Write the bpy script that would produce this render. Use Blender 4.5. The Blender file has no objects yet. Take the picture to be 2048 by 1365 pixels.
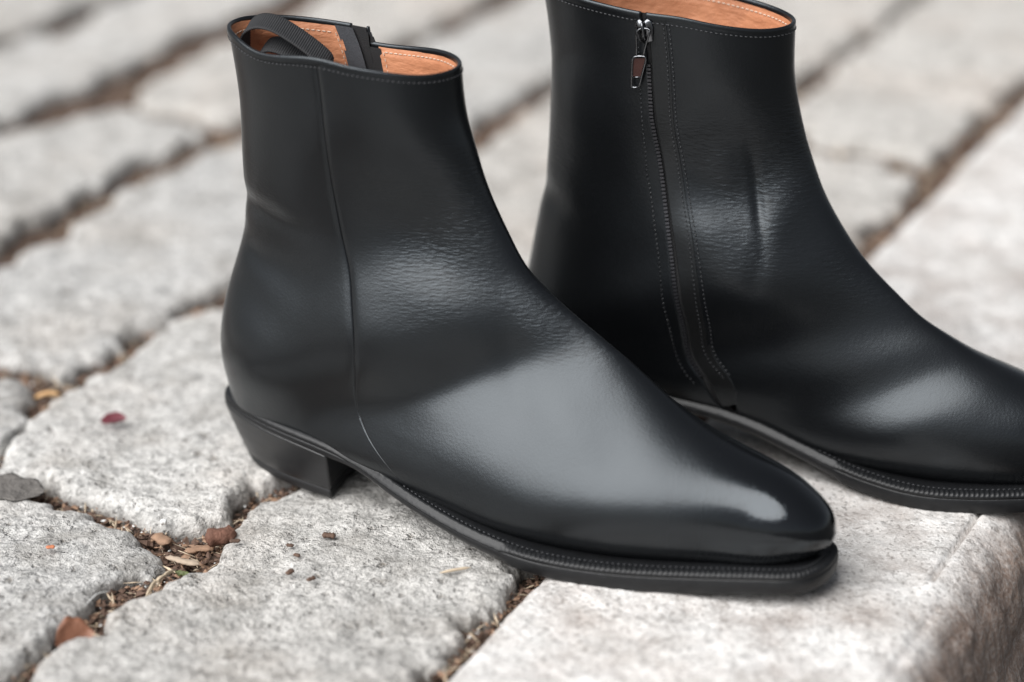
import bpy, math, random
import numpy as np

# ------------------------------------------------------------------ camera, world, sun, exposure
scn = bpy.context.scene
col = scn.collection
D, PITCH, LENS = 1.36, math.radians(23.0), 4700 / 2048 * 36
cam_d = bpy.data.cameras.new('camera'); cam = bpy.data.objects.new('camera', cam_d); col.objects.link(cam)
cam.location = (0, -D * math.cos(PITCH), D * math.sin(PITCH))
cam.rotation_euler = (math.radians(90) - PITCH, 0, 0)
cam_d.sensor_width = 36; cam_d.lens = LENS; cam_d.clip_start = .02; cam_d.clip_end = 300
cam_d.dof.use_dof = True; cam_d.dof.focus_distance = 1.135; cam_d.dof.aperture_fstop = 2.8
scn.camera = cam
SUN_EL, SUN_AZ = math.radians(48), math.radians(-127)     # azimuth from +Y towards +X
world = bpy.data.worlds.new('World'); scn.world = world; world.use_nodes = True
wn = world.node_tree; wn.nodes.clear()
sky = wn.nodes.new('ShaderNodeTexSky'); sky.sky_type = 'NISHITA'; sky.sun_disc = False
sky.sun_elevation = SUN_EL; sky.sun_rotation = SUN_AZ; sky.air_density = 1.0; sky.dust_density = 1.5; sky.ozone_density = 1.0
hs = wn.nodes.new('ShaderNodeHueSaturation'); hs.inputs['Saturation'].default_value = .30
bg = wn.nodes.new('ShaderNodeBackground'); bg.inputs['Strength'].default_value = .05
wo = wn.nodes.new('ShaderNodeOutputWorld')
wn.links.new(sky.outputs[0], hs.inputs['Color']); wn.links.new(hs.outputs[0], bg.inputs[0]); wn.links.new(bg.outputs[0], wo.inputs[0])
sun_d = bpy.data.lights.new('sun', 'SUN'); sun_d.energy = 3.8; sun_d.angle = math.radians(62); sun_d.color = (1, .99, .98)
sun = bpy.data.objects.new('sun', sun_d); col.objects.link(sun)
sun.rotation_euler = (-(math.radians(90) - SUN_EL), 0, -SUN_AZ)
scn.view_settings.view_transform = 'Standard'; scn.view_settings.look = 'None'
scn.view_settings.gamma = 1; scn.view_settings.use_curve_mapping = False; scn.view_settings.exposure = .47
rng = np.random.RandomState(7); random.seed(7)

# ------------------------------------------------------------------ helpers
def link(o, parent=None):
    col.objects.link(o)
    if parent is not None: o.parent = parent
    return o
def mesh_obj(name, V, Fc, mat, parent=None, smooth=True, stuff=False):
    me = bpy.data.meshes.new(name); me.from_pydata(np.asarray(V).tolist(), [], [list(map(int, f)) for f in Fc]); me.materials.append(mat)
    if smooth: me.polygons.foreach_set('use_smooth', [True] * len(me.polygons))
    me.update(); o = link(bpy.data.objects.new(name, me), parent)
    if stuff: o['kind'] = 'stuff'
    return o
def grid_faces(n, m, wrap=False, flip=False, off=0):
    i, j = np.meshgrid(np.arange(n - 1), np.arange(m if wrap else m - 1), indexing='ij')
    j2 = (j + 1) % m
    q = np.stack([i * m + j, i * m + j2, (i + 1) * m + j2, (i + 1) * m + j], -1).reshape(-1, 4) + off
    return q[:, ::-1] if flip else q
def grid_obj(name, P, mat, parent=None, wrap=False, flip=False, smooth=True, stuff=False):
    n, m = P.shape[:2]
    V = np.ascontiguousarray(P.reshape(-1, 3), dtype=np.float32); Fq = grid_faces(n, m, wrap, flip).astype(np.int32)
    me = bpy.data.meshes.new(name); me.vertices.add(len(V)); me.vertices.foreach_set('co', V.ravel())
    me.loops.add(Fq.size); me.loops.foreach_set('vertex_index', Fq.ravel())
    me.polygons.add(len(Fq)); me.polygons.foreach_set('loop_start', np.arange(0, Fq.size, 4, dtype=np.int32))
    me.materials.append(mat); me.update(calc_edges=True); me.validate()
    if smooth: me.polygons.foreach_set('use_smooth', [True] * len(me.polygons))
    me.update(); o = link(bpy.data.objects.new(name, me), parent)
    if stuff: o['kind'] = 'stuff'
    return o
class MB:
    def __init__(s): s.V = []; s.F = []
    def add(s, V, Fc):
        o = len(s.V); s.V += [tuple(v) for v in V]; s.F += [tuple(int(i) + o for i in f) for f in Fc]
    def build(s, name, mat, parent=None, smooth=True, stuff=False): return mesh_obj(name, s.V, s.F, mat, parent, smooth, stuff)
    def tube(s, pts, r, k=6, closed=False):
        pts = np.asarray(pts, float); n = len(pts); r = np.broadcast_to(np.asarray(r, float), (n,))
        V = []
        up = np.array([0, 0, 1.])
        for i in range(n):
            if closed: t = pts[(i + 1) % n] - pts[i - 1]
            else: t = pts[min(i + 1, n - 1)] - pts[max(i - 1, 0)]
            t = t / (np.linalg.norm(t) + 1e-12)
            a = np.cross(t, up)
            if np.linalg.norm(a) < .05: a = np.cross(t, [0, 1., 0])
            a /= np.linalg.norm(a); b = np.cross(a, t)
            for j in range(k):
                an = 2 * math.pi * j / k; V.append(pts[i] + r[i] * (math.cos(an) * a + math.sin(an) * b))
        Fq = []
        for i in range(n if closed else n - 1):
            i2 = (i + 1) % n
            for j in range(k): Fq.append((i * k + j, i * k + (j + 1) % k, i2 * k + (j + 1) % k, i2 * k + j))
        if not closed: Fq += [tuple(range(k))[::-1], tuple((n - 1) * k + j for j in range(k))]
        s.add(V, Fq)
def cr(P, n, closed=False):
    """points along a Catmull-Rom curve, evenly spaced"""
    P = np.asarray(P, float); N = len(P)
    Q = []
    for i in range(N if closed else N - 1):
        if closed: a, b, c, d = P[i - 1], P[i], P[(i + 1) % N], P[(i + 2) % N]
        else: a, b, c, d = P[max(i - 1, 0)], P[i], P[i + 1], P[min(i + 2, N - 1)]
        t = np.linspace(0, 1, 24, endpoint=False)[:, None]
        Q.append(.5 * (2 * b + (c - a) * t + (2 * a - 5 * b + 4 * c - d) * t ** 2 + (3 * b - a - 3 * c + d) * t ** 3))
    Q = np.vstack(Q + [P[:1] if closed else P[-1:]])
    L = np.r_[0, np.cumsum(np.linalg.norm(np.diff(Q, axis=0), axis=1))]
    u = np.linspace(0, L[-1], n, endpoint=not closed)
    return np.stack([np.interp(u, L, Q[:, k]) for k in range(Q.shape[1])], -1)
def vnoise(x, y, seed=0):
    xi = np.floor(x).astype(np.int64); yi = np.floor(y).astype(np.int64); fx = x - xi; fy = y - yi
    def h(a, b):
        n = (a * 374761393 + b * 668265263 + seed * 1442695041) & 0xffffffff
        n = ((n ^ (n >> 13)) * 1274126177) & 0xffffffff
        return ((n ^ (n >> 16)) & 0xffff) / 65535. * 2 - 1
    fx = fx * fx * fx * (fx * (fx * 6 - 15) + 10); fy = fy * fy * fy * (fy * (fy * 6 - 15) + 10)
    return (h(xi, yi) * (1 - fx) + h(xi + 1, yi) * fx) * (1 - fy) + (h(xi, yi + 1) * (1 - fx) + h(xi + 1, yi + 1) * fx) * fy
def fbm(x, y, o=4, seed=0, g=.5):
    r = 0; a = 1
    for k in range(o): r = r + a * vnoise(x * 2 ** k + 17.3 * k, y * 2 ** k - 9.1 * k, seed + k); a *= g
    return r

# ------------------------------------------------------------------ materials
class NT:
    def __init__(s, name):
        s.m = bpy.data.materials.new(name); s.m.use_nodes = True; s.n = s.m.node_tree.nodes; s.l = s.m.node_tree.links
        s.b = s.n['Principled BSDF']
    def new(s, t, **k):
        n = s.n.new(t)
        for a, v in k.items():
            if a in n.inputs.keys(): n.inputs[a].default_value = v
            else: setattr(n, a, v)
        return n
    def link(s, a, b): s.l.new(a, b)
    def coord(s, scale=(1, 1, 1), kind='Object', rot=(0, 0, 0)):
        t = s.new('ShaderNodeTexCoord'); m = s.new('ShaderNodeMapping'); m.inputs['Scale'].default_value = scale; m.inputs['Rotation'].default_value = rot
        s.link(t.outputs[kind], m.inputs[0]); return m.outputs[0]
    def noise(s, co, sc, det=4, rough=.55, dist=0):
        n = s.new('ShaderNodeTexNoise'); s.link(co, n.inputs['Vector']); n.inputs['Scale'].default_value = sc; n.inputs['Detail'].default_value = det
        n.inputs['Roughness'].default_value = rough; n.inputs['Distortion'].default_value = dist; return n.outputs['Fac']
    def vor(s, co, sc, feat='F1', out='Distance'):
        n = s.new('ShaderNodeTexVoronoi'); n.feature = feat; s.link(co, n.inputs['Vector']); n.inputs['Scale'].default_value = sc; return n.outputs[out]
    def ramp(s, f, st, interp='LINEAR'):
        n = s.new('ShaderNodeValToRGB'); s.link(f, n.inputs[0]); e = n.color_ramp; e.interpolation = interp
        while len(e.elements) < len(st): e.elements.new(.5)
        for el, (p, c) in zip(e.elements, st):
            el.position = p; el.color = (c, c, c, 1) if isinstance(c, (int, float)) else (*c, 1)
        return n.outputs[0]
    def mix(s, f, a, b, mode='MIX'):
        n = s.new('ShaderNodeMix'); n.data_type = 'RGBA'; n.blend_type = mode
        for i, v in ((0, f), (6, a), (7, b)):
            if isinstance(v, bpy.types.NodeSocket): s.link(v, n.inputs[i])
            elif i == 0: n.inputs[0].default_value = v
            else: n.inputs[i].default_value = (*v, 1) if isinstance(v, tuple) else (v, v, v, 1)
        return n.outputs[2]
    def math(s, op, a, b=0.0, clamp=False):
        n = s.new('ShaderNodeMath'); n.operation = op; n.use_clamp = clamp
        for i, v in ((0, a), (1, b)):
            if isinstance(v, bpy.types.NodeSocket): s.link(v, n.inputs[i])
            else: n.inputs[i].default_value = v
        return n.outputs[0]
    def mrange(s, v, a, b, c=0., d=1.):
        n = s.new('ShaderNodeMapRange'); n.interpolation_type = 'SMOOTHSTEP'; s.link(v, n.inputs[0])
        for i, x in zip((1, 2, 3, 4), (a, b, c, d)): n.inputs[i].default_value = x
        return n.outputs[0]
    def bump(s, h, strength, dist, normal=None):
        n = s.new('ShaderNodeBump'); s.link(h, n.inputs['Height']); n.inputs['Strength'].default_value = strength; n.inputs['Distance'].default_value = dist
        if normal is not None: s.link(normal, n.inputs['Normal'])
        return n.outputs[0]
    def set(s, **k):
        for a, v in k.items():
            i = s.b.inputs[a.replace('_', ' ')]
            if isinstance(v, bpy.types.NodeSocket): s.link(v, i)
            elif isinstance(v, tuple): i.default_value = (*v, 1)
            else: i.default_value = v
        return s.m
def leather(name, base=(.0030, .0032, .0037), toe=True, rough=.34):
    t = NT(name); co = t.coord()
    sx = t.new('ShaderNodeSeparateXYZ'); t.link(co, sx.inputs[0]); X, Z = sx.outputs[0], sx.outputs[2]
    grain = t.vor(co, 900.); g2 = t.noise(co, 520., 3)
    n1 = t.bump(t.math('ADD', t.math('MULTIPLY', grain, .6), g2), .17, .0004)
    # fine flex wrinkles, strongest over the ankle and instep, running across the shin
    wc = t.coord((90, 50, 380), rot=(0, math.radians(35), 0)); wr = t.noise(wc, 1.6, 4, .6, .8)
    wr2 = t.vor(t.coord((150, 90, 520), rot=(0, math.radians(40), 0)), 1.6)
    m1 = t.math('MULTIPLY', t.mrange(Z, .075, .115), t.mrange(Z, .21, .16))
    m2 = t.mrange(t.math('ADD', X, t.math('MULTIPLY', Z, .55)), .15, .215)
    m3 = t.math('MULTIPLY', t.mrange(X, .07, .02), t.math('MULTIPLY', t.mrange(Z, .10, .14), t.mrange(Z, .19, .15)))
    pat = t.mrange(t.noise(co, 16., 2), .38, .62)
    mk = t.math('MULTIPLY', t.math('ADD', t.math('MULTIPLY', m1, m2), t.math('MULTIPLY', m3, .7), clamp=True), t.math('ADD', t.math('MULTIPLY', pat, .85), .15))
    wh = t.math('MULTIPLY', t.math('ADD', wr, t.math('MULTIPLY', wr2, .5)), mk)
    n2 = t.bump(wh, .62, .0008, n1)
    big = t.noise(co, 22., 3, .5)
    n3 = t.bump(big, .16, .004, n2)
    r = t.math('ADD', t.math('MULTIPLY', t.noise(co, 35., 4), .12), rough - .06)
    if toe:
        k = t.mrange(X, .255, .315)
        mx = t.new('ShaderNodeMix'); t.link(k, mx.inputs[0]); t.link(r, mx.inputs[2]); mx.inputs[3].default_value = .07; r = mx.outputs[0]
    t.set(Base_Color=t.mix(t.noise(co, 30., 3), base, tuple(c * 1.5 for c in base)), Roughness=r, IOR=1.45, Normal=n3)
    t.b.inputs['Specular Tint'].default_value = (.80, .91, 1, 1); t.b.inputs['Coat Tint'].default_value = (.95, .98, 1, 1)
    t.b.inputs['Coat Weight'].default_value = .42; t.b.inputs['Coat Roughness'].default_value = .30
    if toe:
        mx2 = t.new('ShaderNodeMix'); t.link(t.mrange(X, .25, .31), mx2.inputs[0]); mx2.inputs[2].default_value = .30; mx2.inputs[3].default_value = .05
        t.link(mx2.outputs[0], t.b.inputs['Coat Roughness'])
    return t.m
M_LEATHER = leather('black_polished_leather')
M_FACING = leather('black_facing_leather', (.006, .0058, .0058), False, .36)
def simple(name, c, rough=.5, ns=200., bs=.3, bd=.0005, var=.35, metal=0., **k):
    t = NT(name); co = t.coord(); f = t.noise(co, ns, 4)
    t.set(Base_Color=t.mix(f, tuple(x * (1 - var) for x in c), tuple(x * (1 + var) for x in c)), Roughness=rough, Metallic=metal, Normal=t.bump(t.noise(co, ns * 1.7, 3), bs, bd))
    for a, v in k.items(): t.b.inputs[a.replace('_', ' ')].default_value = v
    return t.m
M_SOLE = simple('black_burnished_sole_edge', (.009, .0095, .0105), .40, 160., .45, .0006, .3, IOR=1.42)
def heelmat():
    t = NT('black_heel_stack'); co = t.coord()
    st = t.noise(t.coord((12, 12, 900)), 1., 3)
    t.set(Base_Color=t.mix(t.noise(co, 60.), (.010, .0105, .0115), (.018, .0185, .020)), Roughness=t.math('ADD', t.math('MULTIPLY', t.noise(t.coord((20, 20, 500)), 1.), .2), .26), IOR=1.55, Normal=t.bump(st, .12, .0006))
    return t.m
M_HEEL = heelmat()
M_RUBBER = simple('black_rubber_top_piece', (.010, .010, .011), .55)
M_THREAD = simple('dark_grey_thread', (.035, .036, .040), .6, 900.)
M_THREADW = simple('pale_thread', (.62, .50, .40), .7, 900.)
M_THREAD2 = simple('waxed_grey_thread', (.022, .023, .026), .4, 900.)
M_SEAMSHADE = simple('black_seam_shade', (.012, .012, .013), .5, 900.)  # black that paints the shade line in the side seam
def tan():
    t = NT('tan_lining_leather'); co = t.coord()
    n = t.noise(co, 45., 5, .6); f = t.noise(co, 380., 3)
    w = t.noise(co, 28., 4, .6, .5)
    c = t.mix(n, (.40, .15, .07), (.62, .28, .145)); c = t.mix(t.ramp(w, [(.50, 0.), (.72, .6)]), c, (.27, .10, .05))
    t.set(Base_Color=c, Roughness=.6, Normal=t.bump(t.noise(t.coord((50, 50, 110)), 1., 4, .6), .4, .004, t.bump(f, .4, .0006)))
    return t.m
M_TAN = tan()
def web():
    t = NT('black_ribbed_webbing'); co = t.coord(kind='UV')
    w = t.noise(t.coord(), 900., 2)
    t.set(Base_Color=t.mix(w, (.010, .010, .011), (.03, .031, .034)), Roughness=.75, Normal=t.bump(w, .5, .0005)); return t.m
M_WEB = web()
M_TAPE = simple('grey_zip_facing_cloth', (.05, .053, .06), .85, 1200., .5, .0006, .5)
M_TAPEK = simple('black_zip_tape', (.010, .010, .011), .8, 1200., .5, .0006, .4)
M_METAL = simple('dark_polished_zip_metal', (.17, .175, .185), .2, 300., .1, .0002, .15, 1.)
M_TOOTH = simple('dark_zip_teeth', (.10, .10, .11), .3, 300., .1, .0002, .15, .8)
M_PANELRED = simple('dark_red_pull_inset', (.045, .017, .014), .25, 300., .1, .0002, .2)

def granite(name, a, b, dark, warm, spk=1., side=False):
    t = NT(name); co = t.coord()
    oi = t.new('ShaderNodeObjectInfo')
    big = t.noise(co, 9., 4, .6); mid = t.noise(co, 70., 5, .65); fine = t.noise(co, 330., 4, .7)
    c = t.mix(t.ramp(mid, [(.36, 0.), (.64, 1.)]), a, b)
    c = t.mix(t.math('MULTIPLY', t.ramp(big, [(.48, 0.), (.7, 1.)]), .55), c, warm)
    # pale feldspar grains and dark mica flecks, small and soft-edged
    f1 = t.noise(co, 620., 2, .5); f2 = t.noise(t.coord((1, 1, 1), rot=(.4, .7, 1.1)), 430., 2, .5); f3 = t.noise(t.coord((1, 1, 1), rot=(1.4, .2, .5)), 190., 3, .6)
    c = t.mix(t.math('MULTIPLY', t.ramp(f1, [(.53, 0.), (.62, 1.)]), .5), c, (.84, .835, .82))
    c = t.mix(t.math('MULTIPLY', t.ramp(f2, [(.55, 0.), (.64, 1.)]), .48 * spk), c, tuple(x * 1.5 for x in dark))
    c = t.mix(t.math('MULTIPLY', t.ramp(f3, [(.56, 0.), (.68, 1.)]), .42 * spk), c, tuple(x * 2.2 for x in dark))
    c = t.mix(t.math('MULTIPLY', t.ramp(f3, [(.32, 1.), (.43, 0.)]), .55), c, (.86, .86, .85))
    pat = t.noise(co, 26., 5, .62, .6)
    c = t.mix(t.math('MULTIPLY', t.ramp(pat, [(.50, 0.), (.66, 1.)]), .50), c, (.27, .255, .235))
    pit = t.noise(t.coord((1, 1, 1), rot=(.9, .3, 2.)), 115., 4, .65)
    c = t.mix(t.math('MULTIPLY', t.ramp(pit, [(.62, 0.), (.70, 1.)]), .55), c, (.20, .165, .13))
    c = t.mix(1.0, c, t.mix(oi.outputs['Random'], (.88, .86, .83), (1., .985, .96)), 'MULTIPLY')
    # soil staining that creeps up from the joints
    sx = t.new('ShaderNodeSeparateXYZ'); t.link(co, sx.inputs[0])
    zz = t.math('ADD', sx.outputs[2], t.math('MULTIPLY', t.math('SUBTRACT', t.noise(co, 45., 4), .5), .012))
    st = t.mrange(zz, -.0045, -.014)
    c = t.mix(t.math('MULTIPLY', st, .82), c, (.085, .068, .052))
    h = t.math('SUBTRACT', t.math('ADD', t.math('MULTIPLY', mid, 1.0), t.math('MULTIPLY', fine, .8)), t.math('MULTIPLY', t.ramp(pit, [(.58, 0.), (.70, 1.)]), .9))
    t.set(Base_Color=c, Roughness=.82, Normal=t.bump(h, .8, .0045)); t.b.inputs['Specular IOR Level'].default_value = .3
    return t.m
M_G1 = granite('pale_granite', (.48, .478, .47), (.76, .755, .745), (.09, .088, .085), (.66, .60, .545))
M_G2 = granite('grey_granite', (.42, .42, .42), (.70, .70, .695), (.08, .08, .08), (.58, .53, .48), 1.1)
M_G3 = granite('warm_granite', (.52, .505, .485), (.78, .765, .74), (.12, .11, .10), (.70, .60, .53), .8)
def kerbmat():
    t = NT('kerb_granite'); co = t.coord()
    mid = t.noise(co, 80., 5, .65); fine = t.noise(co, 380., 4, .7); big = t.noise(co, 12., 4, .6)
    c = t.mix(t.ramp(mid, [(.36, 0.), (.64, 1.)]), (.56, .545, .525), (.82, .80, .775))
    c = t.mix(t.math('MULTIPLY', t.ramp(big, [(.5, 0.), (.75, 1.)]), .4), c, (.70, .62, .56))
    f1 = t.noise(co, 560., 2, .5); f2 = t.noise(t.coord((1, 1, 1), rot=(.4, .7, 1.1)), 400., 2, .5); f3 = t.noise(t.coord((1, 1, 1), rot=(1.4, .2, .5)), 170., 3, .6)
    c = t.mix(t.math('MULTIPLY', t.ramp(f1, [(.52, 0.), (.62, 1.)]), .65), c, (.88, .87, .85))
    c = t.mix(t.math('MULTIPLY', t.ramp(f2, [(.57, 0.), (.66, 1.)]), .55), c, (.14, .13, .12))
    c = t.mix(t.math('MULTIPLY', t.ramp(f3, [(.60, 0.), (.69, 1.)]), .55), c, (.26, .25, .24))
    pat = t.noise(co, 22., 5, .62, .6)
    c = t.mix(t.math('MULTIPLY', t.ramp(pat, [(.50, 0.), (.68, 1.)]), .40), c, (.36, .33, .30))
    # splash-brown grime on the street face (object z: the top is 0), streaked downwards
    sx = t.new('ShaderNodeSeparateXYZ'); t.link(co, sx.inputs[0])
    sk = t.noise(t.coord((30, 30, 12)), 1., 6, .7)
    zz = t.math('ADD', sx.outputs[2], t.math('MULTIPLY', t.math('SUBTRACT', t.noise(co, 30., 4), .5), .03))
    f = t.mrange(zz, .005, -.016)
    br = t.mix(sk, (.11, .075, .058), (.36, .27, .22))
    c = t.mix(t.math('MULTIPLY', f, t.math('ADD', t.math('MULTIPLY', t.ramp(fine, [(.4, 1.), (.62, 0.)]), .30), .74), clamp=True), c, br)
    h = t.math('ADD', t.math('MULTIPLY', mid, 1.0), t.math('MULTIPLY', fine, .5))
    t.set(Base_Color=c, Roughness=.85, Normal=t.bump(h, .55, .0035)); t.b.inputs['Specular IOR Level'].default_value = .3
    return t.m
M_KERB = kerbmat()
def soilmat():
    t = NT('joint_soil'); co = t.coord(); n = t.noise(co, 90., 6, .7)
    t.set(Base_Color=t.mix(n, (.03, .02, .015), (.19, .125, .09)), Roughness=.95, Normal=t.bump(t.noise(co, 240., 5, .7), .8, .004)); return t.m
M_SOIL = soilmat()

# ------------------------------------------------------------------ boot shape (local centimetres: x heel->toe, y towards the inner side, z up)
# columns: back x z, front x z, centre y back/front, half width outer/inner, widest point, roundness back/front
ST1 = np.array([[1.35, 23.09, 13.34, 22.21, 0.0, 0.0, 3.05, 3.05, 0.5, 2.1, 2.1], [1.72, 20.0, 13.57, 20.17, 0.0, 0.0, 2.95, 2.95, 0.5, 2.1, 2.1], [1.69, 16.48, 14.08, 18.53, 0.0, 0.0, 2.75, 2.75, 0.48, 2.1, 2.1], [1.43, 14.16, 14.65, 16.96, 0.0, 0.0, 2.6, 2.6, 0.46, 2.1, 2.1], [1.01, 11.94, 15.36, 15.49, 0.0, 0.0, 2.6, 2.6, 0.45, 2.1, 2.0], [0.6, 9.94, 16.12, 14.12, 0.0, 0.0, 2.75, 2.75, 0.44, 2.1, 1.9], [0.32, 7.96, 16.93, 12.83, 0.0, 0.0, 3.02, 3.02, 0.42, 2.15, 1.78], [0.28, 6.0, 18.04, 11.81, 0.0, 0.0, 3.2, 3.3, 0.4, 2.2, 1.68], [0.52, 4.09, 19.27, 10.96, 0.0, 0.0, 3.12, 3.2, 0.38, 2.3, 1.64], [1.1, 2.2, 20.55, 10.16, 0.0, 0.0, 2.95, 2.9, 0.38, 2.3, 1.64], [4.0, 1.9, 21.86, 9.35, -0.2, -0.05, 3.2, 2.95, 0.38, 2.4, 1.66], [8.0, 1.7, 23.17, 8.47, -0.6, -0.1, 3.65, 3.05, 0.38, 2.5, 1.7], [12.0, 1.2, 24.51, 7.61, -1.0, -0.3, 3.95, 3.4, 0.38, 2.6, 1.74], [16.0, 0.5, 25.91, 6.83, -1.15, -0.5, 4.2, 3.85, 0.38, 2.7, 1.8], [20.0, 0.2, 27.41, 6.25, -1.1, -0.7, 4.05, 3.8, 0.38, 2.7, 1.85], [24.0, 0.3, 28.95, 5.8, -1.05, -0.85, 3.5, 3.3, 0.38, 2.7, 1.95], [27.5, 0.6, 30.5, 5.39, -1.15, -1.05, 2.72, 2.65, 0.4, 2.6, 2.05], [29.72, 0.9, 31.87, 4.75, -1.35, -1.3, 2.15, 2.05, 0.42, 2.45, 2.3], [31.75, 1.5, 32.87, 3.95, -1.4, -1.4, 1.42, 1.35, 0.46, 2.3, 2.25], [33.05, 2.5, 33.2, 3.0, -1.4, -1.4, 0.42, 0.4, 0.5, 2.1, 2.1]])
ST2 = np.array([[0.9, 23.53, 13.87, 22.76, 0.0, 0.0, 3.05, 3.05, 0.5, 2.1, 2.1], [1.46, 20.38, 13.99, 20.62, 0.0, 0.0, 2.95, 2.95, 0.5, 2.1, 2.1], [1.55, 16.78, 14.33, 18.95, 0.0, 0.0, 2.75, 2.75, 0.48, 2.1, 2.1], [1.47, 14.36, 14.84, 17.35, 0.0, 0.0, 2.6, 2.6, 0.46, 2.1, 2.1], [1.21, 12.01, 15.45, 15.81, 0.0, 0.0, 2.6, 2.6, 0.45, 2.1, 2.0], [0.93, 9.88, 16.12, 14.32, 0.0, 0.0, 2.75, 2.75, 0.44, 2.1, 1.9], [0.64, 7.92, 16.95, 12.94, 0.0, 0.0, 3.02, 3.02, 0.42, 2.15, 1.78], [0.28, 6.0, 17.9, 11.68, 0.0, 0.0, 3.2, 3.3, 0.4, 2.2, 1.68], [0.52, 4.09, 19.04, 10.59, 0.0, 0.0, 3.12, 3.2, 0.38, 2.3, 1.64], [1.1, 2.2, 20.27, 9.62, 0.0, 0.0, 2.95, 2.9, 0.38, 2.3, 1.64], [4.0, 1.9, 21.52, 8.66, -0.2, -0.05, 3.2, 2.95, 0.38, 2.4, 1.66], [8.0, 1.7, 22.91, 7.91, -0.6, -0.1, 3.65, 3.05, 0.38, 2.5, 1.7], [12.0, 1.2, 24.31, 7.17, -1.0, -0.3, 3.95, 3.28, 0.38, 2.6, 1.74], [16.0, 0.5, 25.8, 6.61, -1.15, -0.5, 4.2, 3.85, 0.38, 2.7, 1.8], [20.0, 0.2, 27.31, 6.08, -1.1, -0.7, 4.05, 3.8, 0.38, 2.7, 1.85], [24.0, 0.3, 28.81, 5.56, -1.05, -0.85, 3.5, 3.3, 0.38, 2.7, 1.95], [27.5, 0.6, 30.32, 5.05, -1.15, -1.05, 2.72, 2.65, 0.4, 2.6, 2.05], [29.72, 0.9, 31.87, 4.75, -1.35, -1.3, 2.15, 2.05, 0.42, 2.45, 2.3], [31.75, 1.5, 32.87, 3.95, -1.4, -1.4, 1.42, 1.35, 0.46, 2.3, 2.25], [33.05, 2.5, 33.2, 3.0, -1.4, -1.4, 0.42, 0.4, 0.5, 2.1, 2.1]])
def spline(y, x):
    n = len(y) - 1; y = np.asarray(y, float)
    Am = np.zeros((n + 1, n + 1)); r = np.zeros_like(y); Am[0, 0] = Am[n, n] = 1
    for i in range(1, n):
        Am[i, i - 1] = 1; Am[i, i] = 4; Am[i, i + 1] = 1; r[i] = 6 * (y[i - 1] - 2 * y[i] + y[i + 1])
    M = np.linalg.solve(Am, r); i = np.clip(np.floor(x).astype(int), 0, n - 1); f = (x - i)[..., None]; g = 1 - f
    return y[i] * g + y[i + 1] * f + ((g ** 3 - g) * M[i] + (f ** 3 - f) * M[i + 1]) / 6
def wrap(th): return (th + math.pi) % (2 * math.pi) - math.pi
def surf(S, v, th, rimdz=None):
    v = np.asarray(v, float); th = wrap(np.asarray(th, float)); v, th = np.broadcast_arrays(v, th)
    Bx, Bz, Fx, Fz, yB, yF, Wl, Wm, tm, nB, nF = np.moveaxis(spline(S, v), -1, 0)
    Wd = np.where(th < 0, Wl, Wm); a = np.abs(th); c = np.cos(a); s = np.clip(np.sin(a), 0, 1); n = np.where(c > 0, nB, nF)
    m = np.abs(c) ** (2 / n); w = s ** (2 / n) * Wd; t = np.where(c > 0, tm * (1 - m), tm + (1 - tm) * m)
    P = np.stack([Bx + (Fx - Bx) * t, yB + (yF - yB) * t + np.sign(th) * w, Bz + (Fz - Bz) * t], -1)
    if rimdz is not None: P[..., 2] += rimdz(th) * np.exp(-np.clip(v, 0, None) / .8)
    return P
def grid_normals(P):
    a = np.gradient(P, axis=0); b = np.gradient(P, axis=1); n = np.cross(b, a)
    return n / (np.linalg.norm(n, axis=-1, keepdims=True) + 1e-12)
SEAM = ([0, 0.58, 1.2, 2, 2.9, 4, 5.15, 6.03, 6.9, 8.15, 9.03, 9.78, 10.45, 11.03, 11.8, 12.5, 13.2, 19], [-1.606, -1.59, -1.582, -1.6, -1.631, -1.68, -1.761, -1.815, -1.835, -1.779, -1.687, -1.538, -1.378, -1.224, -0.9, -0.46, 0, 0])
ZA = ([0, 0.33, 0.98, 1.62, 2.78, 3.83, 5.08, 6.45, 7.43, 8.6, 9.38, 10.05, 10.58], [1.482, 1.48, 1.48, 1.495, 1.551, 1.6, 1.668, 1.767, 1.804, 1.791, 1.717, 1.563, 1.427])
ZB = ([0, 0.93, 1.45, 2.5, 3.88, 5.18, 6.08, 7.23, 8.47, 9.65, 10.25, 11.3, 12, 12.6, 13.2, 19], [1.53, 1.54, 1.553, 1.606, 1.68, 1.748, 1.81, 1.866, 1.853, 1.725, 1.575, 1.2, 0.83, 0.42, 0, 0])
ZC = ([0, 0.93, 1.43, 2.5, 3.9, 5.2, 6.78, 8.28, 9.55, 10.3, 11.3, 12, 12.6, 13.2, 19], [1.565, 1.565, 1.577, 1.632, 1.71, 1.785, 1.89, 1.893, 1.785, 1.612, 1.24, 0.85, 0.43, 0, 0])
ZD = ([0, 0.65, 1.68, 2.78, 3.88, 5.28, 6.88, 8.38, 9.83, 10.65, 11.3, 12, 12.6, 13.2, 19], [1.702, 1.705, 1.724, 1.76, 1.82, 1.909, 1.99, 1.965, 1.822, 1.649, 1.35, 0.95, 0.48, 0, 0])
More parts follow.
